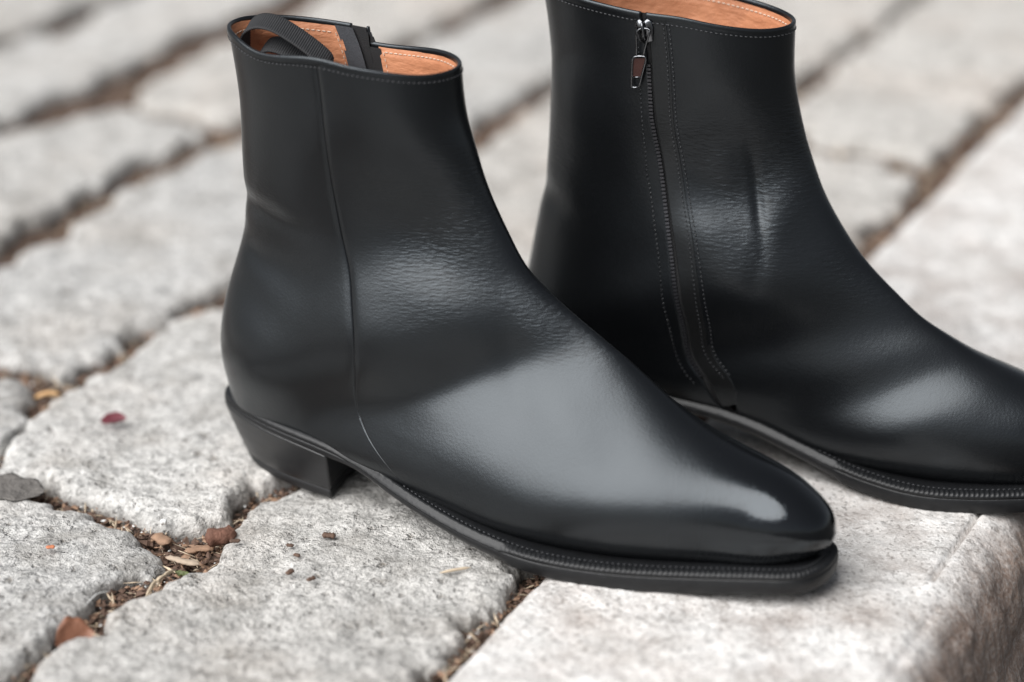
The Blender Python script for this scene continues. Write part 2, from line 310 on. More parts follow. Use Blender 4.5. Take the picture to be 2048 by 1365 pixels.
def smc(T, v, w=.6):
    """piecewise-linear curve, softened"""
    v = np.asarray(v, float); r = 0; sg = -1. if T[1][0] < 0 else 1.
    tm, nb, nf = .40, 2.35, 1.75; c = np.cos(np.array(T[1])); m = np.where(c > 0, tm * (1 - np.abs(c) ** (2 / nb)), tm + (1 - tm) * np.abs(c) ** (2 / nf))   # place across the boot, 0 heel to 1 shin
    for d, k in ((-w, .12), (-w / 2, .22), (0, .32), (w / 2, .22), (w, .12)): r = r + k * np.interp(v + d, T[0], m)
    return sg * np.arccos(np.clip(np.where(r < tm, np.abs(1 - r / tm) ** (nb / 2), -np.abs((r - tm) / (1 - tm)) ** (nf / 2)), -1, 1))
OUTL = [(0, 0), (.2, -.75), (.75, -1.35), (1.9, -2.0), (3.6, -2.6), (5.3, -2.97), (6.8, -3.2), (8.7, -3.45), (9.8, -3.72), (11.5, -4.35), (13.1, -4.88), (15.1, -5.4), (17, -5.78), (20, -6.05), (23.6, -5.65), (27.9, -4.75), (30.4, -4.2), (31.75, -3.85), (32.6, -3.3), (33.08, -2.4), (33.22, -1.4), (33.1, -.4), (32.5, .42), (31.3, 1.1), (29, 2.0), (26, 3.05), (23, 3.7), (20, 3.5), (17, 3.0), (13.5, 2.6), (10.5, 2.6), (8, 2.78), (6, 2.85), (4, 2.8), (2.2, 2.3), (1, 1.6), (.25, .8)]
ZXX = [0, 3, 7, 10, 13, 16, 19, 22, 25, 28, 31, 33.3]; ZT = [3.75, 3.5, 3.2, 2.65, 2.05, 1.5, 1.15, 1.05, 1.15, 1.4, 1.7, 1.85]; ZBOT = [3.1, 2.85, 2.5, 1.95, 1.3, .7, .2, 0, .05, .3, .65, .85]
def zc(T, x):
    r = 0
    for d, k in ((-1.2, .2), (-.6, .2), (0, .2), (.6, .2), (1.2, .2)): r = r + k * np.interp(x + d, ZXX, T)
    return r
def boot(label, loc, rot, mir, S, dents, rimdz, loop_path, open_top, slider_at):
    root = bpy.data.objects.new('ankle_boot', None); link(root); root.location = loc; root.rotation_euler = rot
    root['label'] = label; root['category'] = 'boot'; root['group'] = 'pair of black side-zip ankle boots'
    def fin(P): return P * np.array([1, mir, 1]) / 100.
    fl = mir < 0
    def disp(P):
        d = .035 * fbm(P[..., 0] * .22 + P[..., 1] * .1, P[..., 2] * .22 + P[..., 1] * .13, 2, 31)
        for (x, z, side, amp, sx, sz, ang) in dents:
            dx = P[..., 0] - x; dz = P[..., 2] - z; c, s = math.cos(math.radians(ang)), math.sin(math.radians(ang))
            a = dx * c + dz * s; b = -dx * s + dz * c
            d = d + amp * np.exp(-(a / sx) ** 2 - (b / sz) ** 2) * (1 / (1 + np.exp(-side * P[..., 1] * 3)))
        return d
    def patch(v, t0, t1, nu, off, clus=False):
        u = np.linspace(0, 1, nu); V = v[:, None] + 0 * u[None]
        T = t0[:, None] * (1 - u[None]) + t1[:, None] * u[None]
        P = surf(S, V, T, rimdz); N = grid_normals(P)
        c0 = surf(S, V, T * 0, rimdz) * .5 + surf(S, V, T * 0 + math.pi, rimdz) * .5
        if ((P - c0) * N).sum() < 0: N = -N
        return P, N, disp(P)
    def panel(name, v, t0, t1, nu, off, mat, edge=.13, parent=None, edges=(1, 1), flip=False, roll=0., lap=0.):
        P, N, d = patch(v, t0, t1, nu, off)
        if roll: d = d - roll * np.exp(-(np.linspace(0, 1, P.shape[1]) * np.abs(t1 - t0)[:, None] / (.022 - .014 * np.clip((v[:, None] - 7) / 2.5, 0, 1))) ** 1.5) * np.clip((9.2 - v[:, None]) / 3., 0, 1)
        off = (off * np.clip((9.5 - v[:, None]) / 2.5, 0, 1) + lap * np.clip((v[:, None] - 7.2) / 1.6, 0, 1) * np.exp(-np.linspace(0, 1, P.shape[1]) * 9)) if roll else off
        offc = off if np.ndim(off) == 0 else off[:, :1]
        Q = P + N * (off + d)[..., None]
        colsL = [P[:, :1] + N[:, :1] * (offc + d[:, :1] - edge * (np.clip((9.0 - v[:, None]) / 1.5, .01, 1) if roll else 1))[..., None]] if edges[0] else []
        colsR = [P[:, -1:] + N[:, -1:] * (offc + d[:, -1:] - edge)[..., None]] if edges[1] else []
        G = np.concatenate(colsL + [Q] + colsR, 1)
        if v[-1] >= 19: G = np.concatenate([G, np.broadcast_to(G[-1].mean(0) + [.03, 0, 0], (1,) + G[-1].shape)], 0)
        o = grid_obj(name, fin(G), mat, parent or root, flip=fl ^ flip)
        return o
    def on(v, th, off):
        """points and normals on the finished surface along a curve"""
        e_ = 1e-3; P = surf(S, v, th, rimdz); a = surf(S, v + e_, th, rimdz) - P; b = surf(S, v, th + e_, rimdz) - P
        N = np.cross(b, a); N /= np.linalg.norm(N, axis=-1, keepdims=True) + 1e-12
        c0 = surf(S, v, th * 0, rimdz) * .5 + surf(S, v, th * 0 + math.pi, rimdz) * .5
        s = np.sign(((P - c0) * N).sum(-1, keepdims=True)); N = N * s
        return P + N * (off + disp(P))[..., None], N
    def stitches(name, v, th, off, gap, ln, r, mat, parent=root, tilt=0., k=5):
        P, N = on(v, th, off); L = np.r_[0, np.cumsum(np.linalg.norm(np.diff(P, axis=0), axis=1))]
        s = np.arange(gap / 2, L[-1] - gap / 2, gap); mb = MB()
        f = lambda x, arr: np.stack([np.interp(x, L, arr[:, i]) for i in range(3)], -1)
        for x in s:
            c = f(x, P); n = f(x, N); t = f(x + .05, P) - f(x - .05, P); t /= np.linalg.norm(t); b = np.cross(n, t); t = t + b * tilt; t /= np.linalg.norm(t)
            pts = [c - t * ln * .5 - n * r * .8, c - t * ln * .3 + n * r * .3, c + t * ln * .3 + n * r * .3, c + t * ln * .5 - n * r * .8]
            mb.tube(fin(np.array(pts)), np.array([r * .5, r, r, r * .5]) / 100, k)
        return mb.build(name, mat, parent, stuff=True)
    # --- upper
    vr = np.linspace(0, 13.1, 350); vf = np.r_[np.linspace(0, 13.1, 350), np.linspace(13.12, 17, 100), np.linspace(17.03, 19, 70)]
    sb = smc(SEAM, vr); zb = smc(ZB, vr) - open_top * np.exp(-vr / .9); zcv = smc(ZC, vr) - open_top * .3 * np.exp(-vr / .9); zd = smc(ZD, vr)
    rear = panel('rear_panel', vr, sb, zb, 260, 0., M_LEATHER, roll=.09)
    vs = np.linspace(7.6, 11.4, 90); Ps, Ns = on(vs, smc(SEAM, vs), -.006); mb = MB(); mb.tube(fin(Ps), .016 / 100, 6); mb.build('seam_shade_line', M_SEAMSHADE, rear)  # dark tube added as the shaded crease low on the seam, no real thread
    fs = smc(SEAM, vf); fd = smc(ZD, vf); fs[vf > 13.5] = 0; fd[vf > 13.5] = 0
    front = panel('front_panel', vf, fs, fd - 2 * math.pi + .0, 420, .045, M_LEATHER, edge=.10, flip=True, roll=.09)
    facing = panel('zip_facing', vr[:300], zcv[:300], zd[:300] + .015, 14, .012, M_FACING, edge=.1)
    # --- zip: tape, teeth, slider with its pull
    vt = np.linspace(.0, 12.6, 240)
    tape = panel('zip_tape', vt, np.interp(vt, vr, zb) - .05, np.interp(vt, vr, zcv) + .05, 6, -.13, M_TAPEK, edges=(0, 0))
    mb = MB(); vz = np.linspace(.9, 10.1, 600); P, N = on(vz, (np.interp(vz, vr, zb) * .72 + np.interp(vz, vr, zcv) * .28), -.035)
    L = np.r_[0, np.cumsum(np.linalg.norm(np.diff(P, axis=0), axis=1))]; f = lambda x, arr: np.stack([np.interp(x, L, arr[:, i]) for i in range(3)], -1)
    for x in np.arange(.2, L[-1] - .1, .19):
        c = f(x, P); n = f(x, N); t = f(x + .05, P) - f(x - .05, P); t /= np.linalg.norm(t); b = np.cross(n, t)
        V = [c + b * i * .10 + t * j * .055 + n * k * .05 for i in (-1, 1) for j in (-1, 1) for k in (-1, 1)]
        mb.add(fin(np.array(V)), [(0, 1, 3, 2), (4, 6, 7, 5), (0, 4, 5, 1), (2, 3, 7, 6), (0, 2, 6, 4), (1, 5, 7, 3)])
    mb.build('zip_teeth', M_TOOTH, tape, False, stuff=True)
    c, n = on(np.array([slider_at, slider_at + .25]), np.interp([slider_at, slider_at + .25], vr, (zb + zcv) / 2), .0)
    O = c[0]; Nn = n[0]; Tt = c[1] - c[0]; Tt /= np.linalg.norm(Tt); Bb = np.cross(Nn, Tt)     # Tt down, Bb sideways
    if Bb[0] < 0: Bb = -Bb
    def fr(p): p = np.asarray(p, float); return fin(O + p[..., :1] * Bb + p[..., 1:2] * Tt + p[..., 2:3] * Nn)
    mb = MB()
    def prism(out, z0, z1, bev=.04):
        out = np.array(out, float); m = len(out); cc = out.mean(0); rings = []
        for z, s in ((z0, 1.), (z1 - bev, 1.), (z1, 1 - bev * 2.2)): rings.append(np.c_[(out - cc) * s + cc, np.full(m, z)])
        V = fr(np.concatenate(rings)); Fq = [tuple(range(m))[::-1], tuple(range(2 * m, 3 * m))]
        for r in range(2): Fq += [(r * m + i, r * m + (i + 1) % m, (r + 1) * m + (i + 1) % m, (r + 1) * m + i) for i in range(m)]
        mb.add(V, Fq)
    prism([(-.42, -.38), (-.2, -.5), (0, -.34), (.2, -.5), (.42, -.38), (.44, .1), (.34, .62), (.12, .72), (-.12, .72), (-.34, .62), (-.44, .1)], -.02, .15)
    mb.tube(fr([(0, -.36, .12), (0, -.34, .3), (0, -.15, .36), (0, .2, .36), (0, .42, .32), (0, .5, .14)]), .085 / 100, 8)
    slider = mb.build('zip_slider', M_METAL, root, True)
    def tp(s, t, z): return (s * 1 + (t - .1) * PT[0], t, z)
    mb = MB()
    fork = [tp(-.30, .0, .30), tp(-.31, .3, .33), tp(-.22, .85, .30), tp(-.17, 1.25, .26), tp(0, 1.31, .26), tp(.17, 1.25, .26), tp(.22, .85, .30), tp(.31, .3, .33), tp(.30, .0, .30), tp(0, -.08, .30)]
    mb.tube(fr(cr(fork, 40, True)), .055 / 100, 7, True)
    fm = [tp(-.30, 1.36, .27), tp(-.34, 1.6, .26), tp(-.27, 2.2, .24), tp(-.20, 2.78, .22), tp(-.10, 2.9, .22), tp(.10, 2.9, .22), tp(.20, 2.78, .22), tp(.27, 2.2, .24), tp(.34, 1.6, .26), tp(.30, 1.36, .27), tp(0, 1.32, .27)]
    mb.tube(fr(cr(fm, 60, True)), .055 / 100, 7, True)
    mb.tube(fr([tp(-.2, 2.38, .24), tp(.2, 2.38, .24)]), .045 / 100, 6)
    pull = mb.build('zip_pull', M_METAL, slider, True)
    mb = MB(); V = [tp(-.30, 1.42, .25), tp(.30, 1.42, .25), tp(.22, 2.36, .22), tp(-.22, 2.36, .22), tp(-.30, 1.42, .21), tp(.30, 1.42, .21), tp(.22, 2.36, .18), tp(-.22, 2.36, .18)]
    mb.add(fr(V), [(0, 1, 2, 3), (4, 7, 6, 5), (0, 4, 5, 1), (1, 5, 6, 2), (2, 6, 7, 3), (3, 7, 4, 0)]); mb.build('pull_inset', M_PANELRED, slider, False)
    # --- rim, lining, stitching
    def rimtheta(n): return np.linspace(np.interp(0, vr, zcv), np.interp(0, vr, zb) + 2 * math.pi, n)
    th = rimtheta(420); v0 = 0 * th
    Pr, Nr = on(v0 + 1e-4, th, 0)
    prof = [(.02, -.30), (.05, -.20), (.056, -.08), (.045, .0), (.01, .05), (-.05, .065), (-.11, .045), (-.15, -.01), (-.16, -.10), (-.16, -.2)]
    R_ = np.stack([Pr + Nr * o_ + np.array([0, 0, 1.]) * z_ for o_, z_ in prof], 1)
    R_ = np.concatenate([R_[:1] * 0 + R_[:1].mean(1, keepdims=True), R_, R_[-1:] * 0 + R_[-1:].mean(1, keepdims=True)], 0)
    grid_obj('rim_binding', fin(R_), M_LEATHER, root, flip=not fl)
    cloth = .13; vl = np.r_[np.linspace(.025, .4, 12), np.linspace(.45, 7, 80)]; t0 = np.interp(vl, vr, zcv) + .09; t1 = np.interp(vl, vr, zb) - cloth + 2 * math.pi
    u = np.linspace(0, 1, 240); T = t0[:, None] * (1 - u) + t1[:, None] * u; V = vl[:, None] + 0 * u
    P = surf(S, V, T, rimdz); N = grid_normals(P); c0 = (surf(S, V, T * 0, rimdz) + surf(S, V, T * 0 + math.pi, rimdz)) / 2
    if ((P - c0) * N).sum() < 0: N = -N
    wob = .05 * fbm(T * 5, V * 3.0, 3, 77) + .03 * np.abs(fbm(T * 9 + V, V * 4.0, 2, 12))
    G = P + N * (-.14 - .11 * np.clip((V - .05) / .25, 0, 1) - wob * np.clip(V / .8, 0, 1) + disp(P))[..., None]
    lining = grid_obj('lining', fin(G), M_TAN, root, flip=fl)
    def inpatch(name, a, b, v0_, v1_, off, mat, amp=.02, parent=root):
        vv = np.linspace(v0_, v1_, 60); uu = np.linspace(0, 1, 14); V = vv[:, None] + 0 * uu; T = (np.interp(vv, vr, a))[:, None] * (1 - uu) + (np.interp(vv, vr, b))[:, None] * uu
        P = surf(S, V, T, rimdz); N = grid_normals(P); c0 = (surf(S, V, T * 0, rimdz) + surf(S, V, T * 0 + math.pi, rimdz)) / 2
        if ((P - c0) * N).sum() < 0: N = -N
        G = P + N * (off + disp(P) + amp * fbm(T * 12, V * 3, 2, 5))[..., None]
        return grid_obj(name, fin(G), mat, parent, flip=fl)
    inpatch('zip_facing_cloth', zb - .15, zb + .01, .04, 6.5, -.25, M_TAPE)
    inpatch('zip_edge_cloth', zcv + .0, zcv + .11, .10, 6.5, -.24, M_TAPEK)
    th2 = np.linspace(th[0] + .03, th[-1] - .03, 700)
    stitches('rim_stitching', .15 + 0 * th2, th2, .055, .24, .16, .032, M_THREAD, tilt=.12)
    th3 = np.linspace(th[0] + .14, th[-1] - .16, 600)
    s_in = stitches('lining_stitching', .19 + 0 * th3, th3, -.225, .27, .17, .03, M_THREADW, lining, k=5)
    tt = np.linspace(.16, 5, 200); stitches('lining_stitching', tt, np.interp(tt, vr, zcv) + .13, -.26, .3, .15, .025, M_THREADW, lining)
    stitches('lining_stitching', tt, np.interp(tt, vr, zb) - .17, -.26, .3, .15, .025, M_THREADW, lining)
    va = np.linspace(.12, 10.3, 500); stitches('zip_stitching', va, smc(ZA, va) - open_top * np.exp(-va / .9), .012, .235, .165, .036, M_THREAD2, tilt=.25)
    stitches('zip_stitching', va, smc(ZD, va) + .024, .056, .235, .165, .034, M_THREAD2, tilt=-.2)
    stitches('zip_stitching', va, smc(ZD, va) - .020, .020, .235, .16, .03, M_THREAD2, tilt=-.2)
    # --- pull loop of ribbed webbing
    path = cr(loop_path, 700); tg = np.gradient(path, axis=0); tg /= np.linalg.norm(tg, axis=1)[:, None]
    yv = np.array([-.12, 1., .38]); yv /= np.linalg.norm(yv); nv = np.cross(tg, yv); s = np.linspace(0, 1, len(path))
    rib = .016 * np.cos(np.arange(len(path)) * 2 * math.pi / 6.); cross = []
    for w_, h_ in ((-.60, -.03), (-.63, .0), (-.60, .06), (-.54, .085), (-.3, .06), (0, .062), (.3, .06), (.54, .085), (.60, .06), (.63, 0), (.60, -.03), (.3, -.045), (0, -.045), (-.3, -.045)):
        cross.append(path + yv * w_ + nv * (h_ + rib * (1 if h_ > 0 else -1) * (abs(w_) < .79))[:, None])
    grid_obj('pull_loop', fin(np.stack(cross, 1)), M_WEB, root, wrap=True, flip=fl)
    # --- welt and outsole
    n = 2700; C = cr(OUTL, n, True); tg = np.roll(C, -1, 0) - np.roll(C, 1, 0); tg /= np.linalg.norm(tg, axis=1)[:, None]; inn = np.stack([-tg[:, 1], tg[:, 0]], 1)
    # smooth inward normals so that the loop can be inset without creases
    for _ in range(60): inn = (np.roll(inn, 1, 0) + inn * 2 + np.roll(inn, -1, 0)) / 4
    inn /= np.linalg.norm(inn, axis=1)[:, None]
    x = C[:, 0]; zt_ = zc(ZT, x) + (.62 * np.exp(-((x - 13.5) / 5.) ** 2) * (C[:, 1] > 0)); zb_ = zc(ZBOT, x) + (.62 * np.exp(-((x - 13.5) / 5.) ** 2) * (C[:, 1] > 0))
    Ls = np.r_[0, np.cumsum(np.linalg.norm(np.diff(C, axis=0), axis=1))]; fore = np.clip((x - 18.3) / .6, 0, 1); waist = np.clip((x - 7.5) / 1.5, 0, 1) * (1 - fore)
    ridge = fore * (.5 + .5 * np.cos(Ls * 2 * math.pi / .245)) ** .6
    gr = .012 * fbm(Ls * 6, Ls * 0, 3, 9)
    def ring(ins, dz, base): return np.c_[C + inn * np.broadcast_to(ins, x.shape)[:, None], base + dz]
    R = [ring(1.7, -.1, zt_), ring(.95, -.02, zt_), ring(.62, .0 + gr, zt_), ring(.52, -.03, zt_), ring(.44, .02 + gr, zt_), ring(.38 * (1 - .35 * waist), .035 - .04 * ridge + gr, zt_), ring(.22, .03 - .045 * ridge - .05 * waist, zt_), ring(.10, -.01 - .055 * ridge - .12 * waist, zt_), ring(.025, -.10 - .02 * ridge - .16 * waist, zt_), ring(0, -.20 - .14 * waist, zt_), ring(.03, -.30, zt_), ring(.4, -.32, zt_)]
    grid_obj('welt', fin(np.stack(R, 0)), M_SOLE, root, wrap=True, flip=not fl)
    th_ = zt_ - zb_
    R = [ring(.4, -.29, zt_), ring(.03, -.29, zt_), ring(-.01, -.34, zt_), ring(.0 + .04 * waist, .5 * (-.3 - th_) + gr, zt_), ring(.02 + .12 * waist, .09, zb_), ring(.07 + .22 * waist, .02, zb_), ring(.16 + .35 * waist, 0, zb_), ring(1.6, 0, zb_)]
    R = np.stack(R, 0); mid = np.c_[x, 0 * x - .6 * np.clip(x / 20, 0, 1), zb_ + 0 * x][None]
    grid_obj('outsole', fin(np.concatenate([R, mid])), M_SOLE, root, wrap=True, flip=not fl)
    fk = np.where(x > 8.5)[0]; i0 = 0
    mbs = MB(); per = Ls[-1]
    for sft in np.arange(0, per, .27):
        i = int(sft / per * n) % n; j = int((sft + .15) / per * n) % n
        if x[i] < 8.2: continue
        a_ = np.r_[C[i] + inn[i] * .52, zt_[i] + .0]; b_ = np.r_[C[j] + inn[j] * .52, zt_[j] + .0]
        mbs.tube(fin(np.array([a_ - [0, 0, .03], a_ * .7 + b_ * .3 + [0, 0, .022], a_ * .3 + b_ * .7 + [0, 0, .022], b_ - [0, 0, .03]])), np.array([.02, .032, .032, .02]) / 100, 5)
    mbs.build('welt_stitching', M_THREAD, root, stuff=True)
    # --- heel: stacked block with a slightly hollow breast, and a rubber top piece
    def heelring(f, ins=0.):
        """f 0 at the seat, 1 on the ground"""
        top = cr(OUTL, 900, True); sel = top[(top[:, 0] <= 7.6)]
        k0 = np.argmax(sel[:, 1]); lat = sel[sel[:, 1] <= 0]; med = sel[sel[:, 1] > 0]
        lat = lat[np.argsort(-lat[:, 0])]; med = med[np.argsort(med[:, 0])]
        arc = cr(np.vstack([lat, med]), 120)
        ctr = np.array([4.4, -.1]); sx = 1 - .24 * f ** 1.15; sy = 1 - .125 * f
        a = arc.copy(); xb = a[:, 0]; a[:, 0] = 7.5 - (7.5 - xb) * (1 - .20 * f ** 1.1) - .25 * f * 0; a[:, 1] = ctr[1] + (a[:, 1] - ctr[1]) * sy
        a = ctr + (a - ctr) * (1 - ins / 3.)
        br = np.linspace(0, 1, 22)[1:-1, None]; b = a[-1] * (1 - br) + a[0] * br; b[:, 0] -= (.35 * (1 - (2 * br[:, 0] - 1) ** 2))
        return np.vstack([a, b])
    RR = []; fs_ = [-.03, 0.0, .02, .12, .2, .3, .4, .5, .6, .7, .78, .795]
    for f_ in fs_:
        h = heelring(max(f_, 0), .05 if f_ < 0 else (.03 if f_ == .795 else 0)); ztop = zc(ZBOT, h[:, 0]) + .02
        RR.append(np.c_[h, ztop * (1 - f_) + 0 * f_])
    RR = [np.c_[RR[0][:, :2] * .0 + RR[0][:, :2].mean(0), RR[0][:, 2]]] + RR + [np.c_[RR[-1][:, :2] * 0 + RR[-1][:, :2].mean(0), RR[-1][:, 2]]]
    heel = grid_obj('heel', fin(np.stack(RR, 0)), M_HEEL, root, wrap=True, flip=not fl)
    RR = []
    for f_, ins in ((.80, .03), (.806, .0), (.9, 0), (.985, 0), (1., .04)):
        h = heelring(f_, ins); ztop = zc(ZBOT, h[:, 0]) + .02; RR.append(np.c_[h, ztop * (1 - f_)])
    RR = [np.c_[RR[0][:, :2] * .0 + RR[0][:, :2].mean(0), RR[0][:, 2]]] + RR + [np.c_[RR[-1][:, :2] * 0 + RR[-1][:, :2].mean(0), RR[-1][:, 2]]]
    grid_obj('top_piece', fin(np.stack(RR, 0)), M_RUBBER, heel, wrap=True, flip=not fl)
    return root
PT = [-.30]
# ================================================================== the paving
# frame along the kerb: origin A, e = along the kerb (away from the camera), q = towards the street
A = np.array([-.03845, -.36832]); e = np.array([.44661, .89473]); q = np.array([.89473, -.44661])
def W2(u, s): return A + q * u + e * s
CAMP = np.array([0, -D * math.cos(PITCH), D * math.sin(PITCH)])
def ground(px, py):
    """a point of the paving surface, surveyed in the 2048-wide picture"""
    F_ = 4700.; d = np.array([(px - 1024) / F_, math.cos(PITCH) - (py - 682.5) / F_ * math.sin(PITCH), -math.sin(PITCH) - (py - 682.5) / F_ * math.cos(PITCH)])
    t = -CAMP[2] / d[2]; return (CAMP + d * t)[:2]
def seg_dist(X, Y, P):
    """signed distance to polygon P, positive inside"""
    n = len(P); best = np.full(X.shape, 1e9); ins = np.zeros(X.shape, bool)
    for i in range(n):
        a = P[i]; b = P[(i + 1) % n]; ab = b - a
        t = np.clip(((X - a[0]) * ab[0] + (Y - a[1]) * ab[1]) / (ab @ ab + 1e-12), 0, 1)
        best = np.minimum(best, (X - a[0] - t * ab[0]) ** 2 + (Y - a[1] - t * ab[1]) ** 2)
        c = ((a[1] > Y) != (b[1] > Y)) & (X < (b[0] - a[0]) * (Y - a[1]) / (b[1] - a[1] + 1e-12) + a[0]); ins ^= c
    d = np.sqrt(best); return np.where(ins, d, -d)
pave = bpy.data.objects.new('cobblestone_pavement', None); link(pave); pave['kind'] = 'structure'
def stone(poly, mat, seed, step=.0016, round_=.0085, tilt=(0, 0), lift=0., rough=1.0, wob=.0065, grow=-.0015):
    P = cr(poly, 90, True)
    lo = P.min(0) - .01; hi = P.max(0) + .01
    xs = np.arange(lo[0], hi[0], step); ys = np.arange(lo[1], hi[1], step)
    X, Y = np.meshgrid(xs, ys, indexing='ij')
    Xw = X + wob * fbm(X * 45, Y * 45, 4, seed + 50); Yw = Y + wob * fbm(X * 45, Y * 45, 4, seed + 90)
    d = seg_dist(Xw, Yw, P) + grow
    R = round_ * (1 + .45 * fbm(X * 28, Y * 28, 3, seed + 5))
    t = np.clip(1 - d / R, 0, None)
    Z = np.where(t < 1, -R * .75 * (1 - np.sqrt(np.clip(1 - np.clip(t, 0, 1) ** 2, 0, 1))), -R * .75 + np.clip(d, -.007, 0) * 5.)
    c = P.mean(0)
    Z = Z + lift + tilt[0] * (X - c[0]) + tilt[1] * (Y - c[1])
    Z = Z + rough * (.0017 * fbm(X * 16, Y * 16, 2, seed) + .0009 * fbm(X * 60, Y * 60, 3, seed + 2) - .0016 * np.clip(np.abs(fbm(X * 34, Y * 34, 3, seed + 8)) - .75, 0, 1) + .00032 * fbm(X * 330, Y * 330, 2, seed + 3))
    keep = d > -.007
    q4 = keep[:-1, :-1] & keep[1:, :-1] & keep[1:, 1:] & keep[:-1, 1:]
    idx = -np.ones(X.shape, int); used = np.zeros(X.shape, bool)
    used[:-1, :-1] |= q4; used[1:, :-1] |= q4; used[1:, 1:] |= q4; used[:-1, 1:] |= q4
    idx[used] = np.arange(used.sum())
    V = np.stack([X[used], Y[used], Z[used]], -1).astype(np.float32)
    Fq = np.stack([idx[:-1, :-1][q4], idx[1:, :-1][q4], idx[1:, 1:][q4], idx[:-1, 1:][q4]], -1).astype(np.int32)
    me = bpy.data.meshes.new('stone'); me.vertices.add(len(V)); me.vertices.foreach_set('co', V.ravel())
    me.loops.add(Fq.size); me.loops.foreach_set('vertex_index', Fq.ravel())
    me.polygons.add(len(Fq)); me.polygons.foreach_set('loop_start', np.arange(0, Fq.size, 4, dtype=np.int32))
    me.materials.append(mat); me.update(calc_edges=True)
    me.polygons.foreach_set('use_smooth', [True] * len(me.polygons)); me.update()
    return link(bpy.data.objects.new('stone', me), pave)
def px(L): return np.array([ground(*p) for p in L])
ST_PX = [
 # row next to the kerb
 ([(20,1480),(90,1345),(140,1300),(208,1243),(290,1184),(345,1140),(425,1108),(448,1078),(500,1022),(575,968),(700,872),(800,790),(960,840),(1120,915),(1222,980),(1130,1068),(1042,1140),(1008,1175),(960,1225),(905,1268),(855,1312),(800,1352),(700,1420),(560,1530),(250,1560)], M_G1, dict(step=.0011, round_=.009)),
 ([(836,765),(949,688),(1100,574),(1250,460),(1380,500),(1520,600),(1590,622),(1500,700),(1300,893),(1246,950),(1130,900),(980,830)], M_G3, {}),
 ([(1290,425),(1450,300),(1530,245),(1640,297),(1726,304),(1800,330),(1845,352),(1790,412),(1700,500),(1610,590),(1480,540),(1350,470)], M_G3, {}),
 ([(1548,222),(1600,182),(1740,80),(1850,-8),(1990,-110),(2120,-60),(2240,-30),(2330,-90),(2190,15),(2040,160),(1945,238),(1868,312),(1820,312),(1760,292),(1640,272)], M_G3, {}),
 # second row
 ([(-190,1040),(-90,985),(0,985),(90,1000),(175,1022),(245,1050),(300,1078),(322,1100),(302,1126),(262,1142),(212,1158),(172,1185),(136,1215),(98,1238),(55,1282),(5,1312),(-60,1360),(-140,1425),(-260,1330),(-300,1180)], M_G2, dict(step=.0012, round_=.0085)),
 ([(-110,975),(-60,945),(0,915),(45,862),(105,800),(165,762),(275,688),(350,642),(440,602),(560,528),(700,442),(800,520),(900,640),(880,705),(800,768),(700,842),(600,912),(530,950),(500,958),(475,1000),(440,1035),(390,1052),(335,1040),(275,1008),(200,985),(120,962),(50,950),(-10,955)], M_G1, dict(step=.0013, round_=.0095)),
 ([(715,430),(850,345),(949,278),(1086,192),(1240,110),(1330,60),(1440,110),(1560,178),(1450,275),(1300,398),(1100,552),(949,668),(905,690),(840,580)], M_G3, {}),
 ([(1350,45),(1470,-28),(1700,-150),(1850,-90),(1960,-110),(1850,-30),(1740,55),(1610,150),(1575,170),(1470,110)], M_G3, {}),
 # third row
 ([(-260,850),(-130,770),(-20,750),(18,752),(48,766),(66,795),(60,832),(32,862),(-5,885),(-60,915),(-150,960),(-300,980)], M_G2, dict(step=.0014, round_=.009)),
 ([(-260,690),(-130,590),(0,525),(45,490),(112,462),(185,420),(235,384),(292,350),(345,332),(405,300),(470,268),(560,225),(680,160),(760,250),(780,370),(700,418),(560,503),(440,574),(345,616),(265,662),(200,700),(150,738),(110,742),(65,722),(15,712),(-80,715),(-180,740)], M_G2, dict(step=.0014, round_=.0095)),
 ([(700,150),(824,96),(990,12),(1120,-58),(1240,-120),(1400,-80),(1500,-55),(1330,32),(1200,100),(1086,164),(949,246),(850,308),(790,350),(770,260)], M_G1, {}),
 # fourth row
 ([(-300,450),(-150,330),(0,268),(60,250),(120,236),(200,213),(245,208),(325,226),(385,242),(420,256),(395,272),(330,300),(288,315),(235,345),(185,375),(125,405),(75,424),(30,455),(-40,490),(-180,560)], M_G1, dict(step=.0018)),
 ([(262,195),(300,158),(370,118),(440,82),(520,50),(640,-10),(760,-70),(950,-60),(1080,-65),(990,-22),(824,66),(650,152),(530,210),(470,236),(420,232),(340,212)], M_G3, dict(step=.002)),
 # fifth row
 ([(-330,320),(-150,190),(0,85),(110,58),(215,10),(320,-45),(520,-100),(700,-90),(600,-35),(450,32),(370,62),(280,108),(180,155),(100,196),(0,238),(-150,300)], M_G1, dict(step=.002)),
]
SP = [(np.array(px(L)), m, k) for L, m, k in ST_PX]
for i, (P, m, k) in enumerate(SP):
    kk = dict(step=.0018, tilt=(rng.uniform(-.012, .012), rng.uniform(-.012, .012)), lift=rng.uniform(-.0015, .0005)); kk.update(k)
    kk['grow'] = .001 if i in (0, 4, 5) else (-.0005 if i in (1, 8, 9) else -.003)
    if i < 3: kk['tilt'] = (0, 0); kk['lift'] = -.0012
    stone(P, m, 11 * i + 3, **kk)
